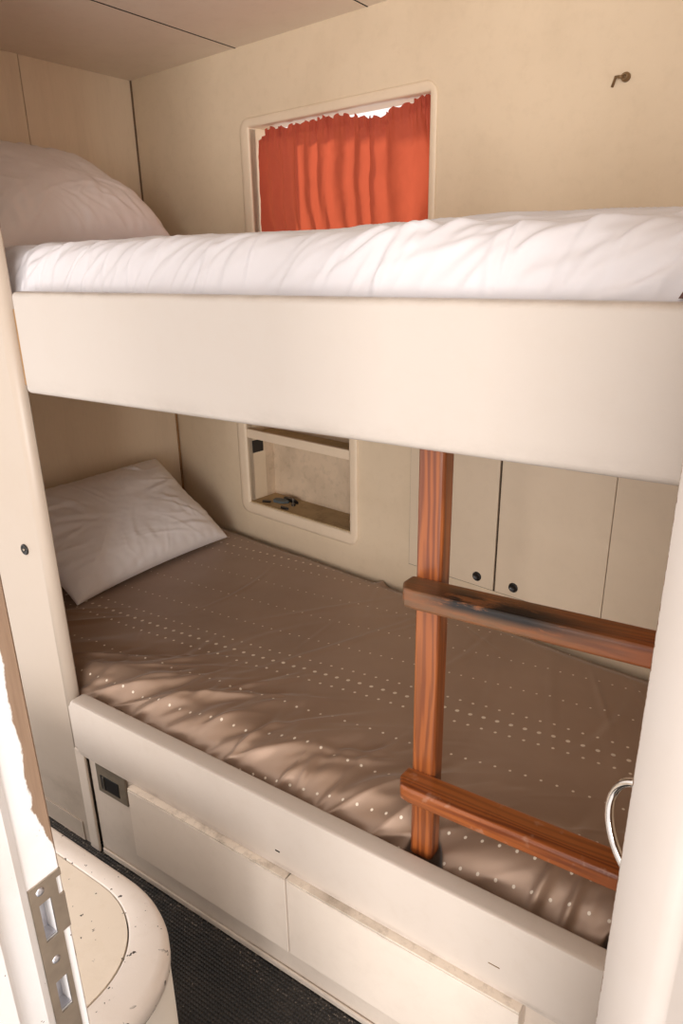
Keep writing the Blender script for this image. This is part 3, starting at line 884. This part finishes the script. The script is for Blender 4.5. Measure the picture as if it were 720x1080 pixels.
bm = bmesh.new(); lathe(bm, [(0, 0.0015), (0.003, 0.001), (0.003, 0)], Matrix.Translation((-0.136, 0.9862, EYE - 0.545)) @ Matrix.Rotation(math.radians(90), 4, 'X'), 10)
at0(finish('screw', bm, M['dark'], ld), ld)
bm = bmesh.new()
b0 = [(-0.163, 1.706), (-0.148, 1.735), (-0.085, 1.745), (-0.085, 1.672), (-0.120, 1.672), (-0.120, 1.7045)]
lo = [bm.verts.new((p[0], 1.0245, p[1])) for p in b0]; hi = [bm.verts.new((p[0], 1.0345, p[1])) for p in b0]
bm.faces.new(lo); bm.faces.new(hi[::-1])
for q in range(6): bm.faces.new((lo[q], lo[(q + 1) % 6], hi[(q + 1) % 6], hi[q]))
o = at0(finish('hook_block', bm, simple('dark_red_wood', srgb(92, 50, 36), 0.5), ld), ld)
o['label'] = 'dark red-brown hook at the ladder head'

# ------------------------------------------------------------------ push lock on the partition
pl = empty('push_lock', (-1.746, 1.0, EYE - 0.747))
tag(pl, 'round black push lock with metal centre on the tall left partition', 'lock')
finish('rosette', lock_mesh(0.016), M['black'], pl, True)
finish('key_core', slot_mesh(0.0038), M['steel'], pl, True)

# ------------------------------------------------------------------ round-cornered cabinet at the left
cabn = empty('corner_cabinet', (-1.2, 0.45, 0.0))
tag(cabn, 'low cream cabinet with rounded corner and chipped paint beside the doorway', 'cabinet')
def cab_outline(ins, x0=-1.62, y0=0.262, x1=-0.790, y1=0.690, rx_=0.25, ry_=0.20, n=20):
    x0 += ins * .2; x1 -= ins; y1 -= ins * 0.55; rx_ = max(rx_ - ins * .6, .02); ry_ = max(ry_ - ins * .35, .02)
    pts = [(x0, y0 + ins * .1), (x1, y0 + ins * .1)]
    e = 0.9
    for k in range(n + 1):
        t = math.pi / 2 * k / n
        pts.append((x1 - rx_ + rx_ * math.cos(t) ** e, y1 - ry_ + ry_ * math.sin(t) ** e))
    pts.append((x0, y1))
    return pts
def atc(o): o.location = -Vector(cabn.location); return o
bm = prism(cab_outline(0.004), 0.0, 0.480)
o = finish('body', bm, M['cabinet_side'], cabn); atc(o)
atc(finish('shadow_gap', prism(cab_outline(0.0025), 0.4735, 0.4765), M['dark'], cabn))
for p in o.data.polygons: p.use_smooth = abs(p.normal.z) < 0.3
# top rim: ring from the outer edge, rolled over, down into the lid seam
bm = bmesh.new()
prof = [(0.004, 0.476), (0.0, 0.479), (0.0, 0.503), (0.003, 0.512), (0.010, 0.518), (0.020, 0.520), (0.079, 0.520), (0.083, 0.5185), (0.0845, 0.514), (0.0845, 0.498)]
loops = []
for ins, z in prof:
    loops.append([bm.verts.new((p[0], p[1], z)) for p in cab_outline(ins)])
for A, B in zip(loops[:-1], loops[1:]):
    k = len(A)
    for q in range(k): bm.faces.new((A[q], A[(q + 1) % k], B[(q + 1) % k], B[q]))
atc(finish('rim', bm, M['cabinet_top'], cabn, smooth=True))
M['cabinet_top'].name = 'chipped_cream_rim'
bm = prism(cab_outline(0.0872), 0.485, 0.5185, bev=0.002, seg=2)
atc(finish('lid', bm, M['cabinet_lid'], cabn))
bm = prism(cab_outline(0.082), 0.482, 0.499)
atc(finish('seam', bm, M['dark'], cabn))

# ------------------------------------------------------------------ doorway: jamb with strike plate
XJ = -0.45
jb = empty('trim_1', (0, 0, 0)); jb['kind'] = 'structure'
# plan profile of the jamb, extruded; holes for the latch are cut in its face strip
h1_ = (EYE - 0.533, EYE - 0.492); h2_ = (EYE - 0.617, EYE - 0.580)
bm = bmesh.new()
ys = [0.2065, 0.2135, 0.2245, 0.2355]
zs = [0.0, h2_[0], h2_[1], h1_[0], h1_[1], 2.15]
for i in range(3):
    for j in range(5):
        if i == 1 and j in (1, 3): continue
        vsx = [bm.verts.new((XJ, ys[a_], zs[b_])) for a_, b_ in ((i, j), (i + 1, j), (i + 1, j + 1), (i, j + 1))]
        bm.faces.new(vsx)
for j in (1, 3):
    a_, b_, c_, d_ = ys[1], ys[2], zs[j], zs[j + 1]
    dp = XJ - 0.014
    q = [(a_, c_), (b_, c_), (b_, d_), (a_, d_)]
    for k in range(4):
        (y1_, z1_), (y2_, z2_) = q[k], q[(k + 1) % 4]
        bm.faces.new([bm.verts.new(v) for v in ((XJ, y1_, z1_), (XJ, y2_, z2_), (dp, y2_, z2_), (dp, y1_, z1_))])
    bm.faces.new([bm.verts.new((dp, y_, z_)) for y_, z_ in q])
prof = [(XJ, 0.2355), (XJ - .002, 0.2375), (XJ - .16, 0.2375), (XJ - .16, 0.04), (XJ + 0.02, 0.04), (XJ + 0.0215, 0.10), (XJ + .014, 0.1735), (XJ + .0075, 0.1745), (XJ + .0065, 0.180), (XJ + .0055, 0.199), (XJ + .002, 0.2055), (XJ - .0012, 0.2062), (XJ, 0.2065)]
lo = [bm.verts.new((a_, b_, 0.0)) for a_, b_ in prof]; hi = [bm.verts.new((a_, b_, 2.15)) for a_, b_ in prof]
for q in range(len(prof) - 1): bm.faces.new((lo[q], hi[q], hi[q + 1], lo[q + 1]))
bmesh.ops.remove_doubles(bm, verts=bm.verts, dist=1e-5)
finish('door_jamb', bm, M['jamb'], jb)
# strike plate
def yz_plate(outline, holes, x0, x1):
    """thin plate in the y/z plane built from cells so its cut-outs are real"""
    ysx = sorted({p for c in outline for p in c[:2]} | {p for c in holes for p in c[:2]})
    zsx = sorted({p for c in outline for p in c[2:]} | {p for c in holes for p in c[2:]})
    inside = lambda y, z: any(c[0] < y < c[1] and c[2] < z < c[3] for c in outline) and not any(c[0] < y < c[1] and c[2] < z < c[3] for c in holes)
    bm = bmesh.new()
    for i in range(len(ysx) - 1):
        for j in range(len(zsx) - 1):
            if inside((ysx[i] + ysx[i + 1]) / 2, (zsx[j] + zsx[j + 1]) / 2):
                box(bm, x0, x1, ysx[i], ysx[i + 1], zsx[j], zsx[j + 1])
    bmesh.ops.remove_doubles(bm, verts=bm.verts, dist=1e-6)
    return bm
zt = EYE - 0.471
outl = [(0.2070, 0.2290, EYE - .662, zt), (0.2290, 0.2365, EYE - .535, EYE - .497), (0.2290, 0.2315, EYE - .497, zt), (0.2315, 0.2365, EYE - .478, zt)]
sp = finish('strike_plate', yz_plate(outl, [(0.2135, 0.2245, *h1_), (0.2135, 0.2245, *h2_)], XJ - .0005, XJ + .0014), M['steel'], jb)
sp['label'] = 'brass-grey metal strike plate'
for (y_, z_) in ((0.2165, EYE - 0.479), (0.218, EYE - 0.556), (0.219, EYE - 0.645)):
    bm = bmesh.new(); Rm = Matrix.Translation((XJ + .0014, y_, z_)) @ Matrix.Rotation(math.radians(90), 4, 'Y')
    lathe(bm, [(0.0038, 0), (0.0036, 0.0008), (0.002, 0.0013), (0, 0.0014)], Rm, 16)
    finish('screw', bm, M['zinc'], sp, True)
for hh in (h1_, h2_):
    bm = bmesh.new()
    box(bm, XJ - .0135, XJ - .0125, 0.2138, 0.2242, hh[0] + .001, hh[1] - .001)
    box(bm, XJ - .0125, XJ - .001, 0.2138, 0.2242, hh[0] + .0004, hh[0] + .0014)
    finish('latch_box', bm, M['zinc'], sp)

# ------------------------------------------------------------------ door leaf at the right, standing open
dr = empty('door_1', (-0.0665, 0.518, 0.0), math.atan2(-0.6, 0.8)); dr['kind'] = 'structure'
# local x runs from the free edge towards the hinge, local y towards the cabin
prof = [(0.0, 0.003), (0.001, 0.001), (0.003, 0.0), (0.030, -0.0015), (0.050, 0.001), (0.058, 0.005), (0.061, 0.009), (0.066, 0.010), (0.42, 0.010), (0.42, 0.040), (0.004, 0.040), (0.0, 0.036)]
bm = prism(prof, 0.02, 2.10)
dl = finish('door_leaf', bm, M['door_edge'], dr)
for p in dl.data.polygons: p.use_smooth = abs(p.normal.z) < 0.5 and p.area < 0.25
bm = bmesh.new()
cz = EYE - .477
tube(bm, [(0.004, 0.0225, cz + 0.051)] + [(0.004 - 0.046 * math.sin(t), 0.0225, cz + 0.051 * math.cos(t)) for t in np.linspace(0.12, math.pi - 0.12, 26)] + [(0.004, 0.0225, cz - 0.051)], 0.0042, 12, fixed=(0, 1, 0))
hd = finish('pull_handle', bm, M['chrome'], dr, True)
hd['label'] = 'curved chrome pull handle'
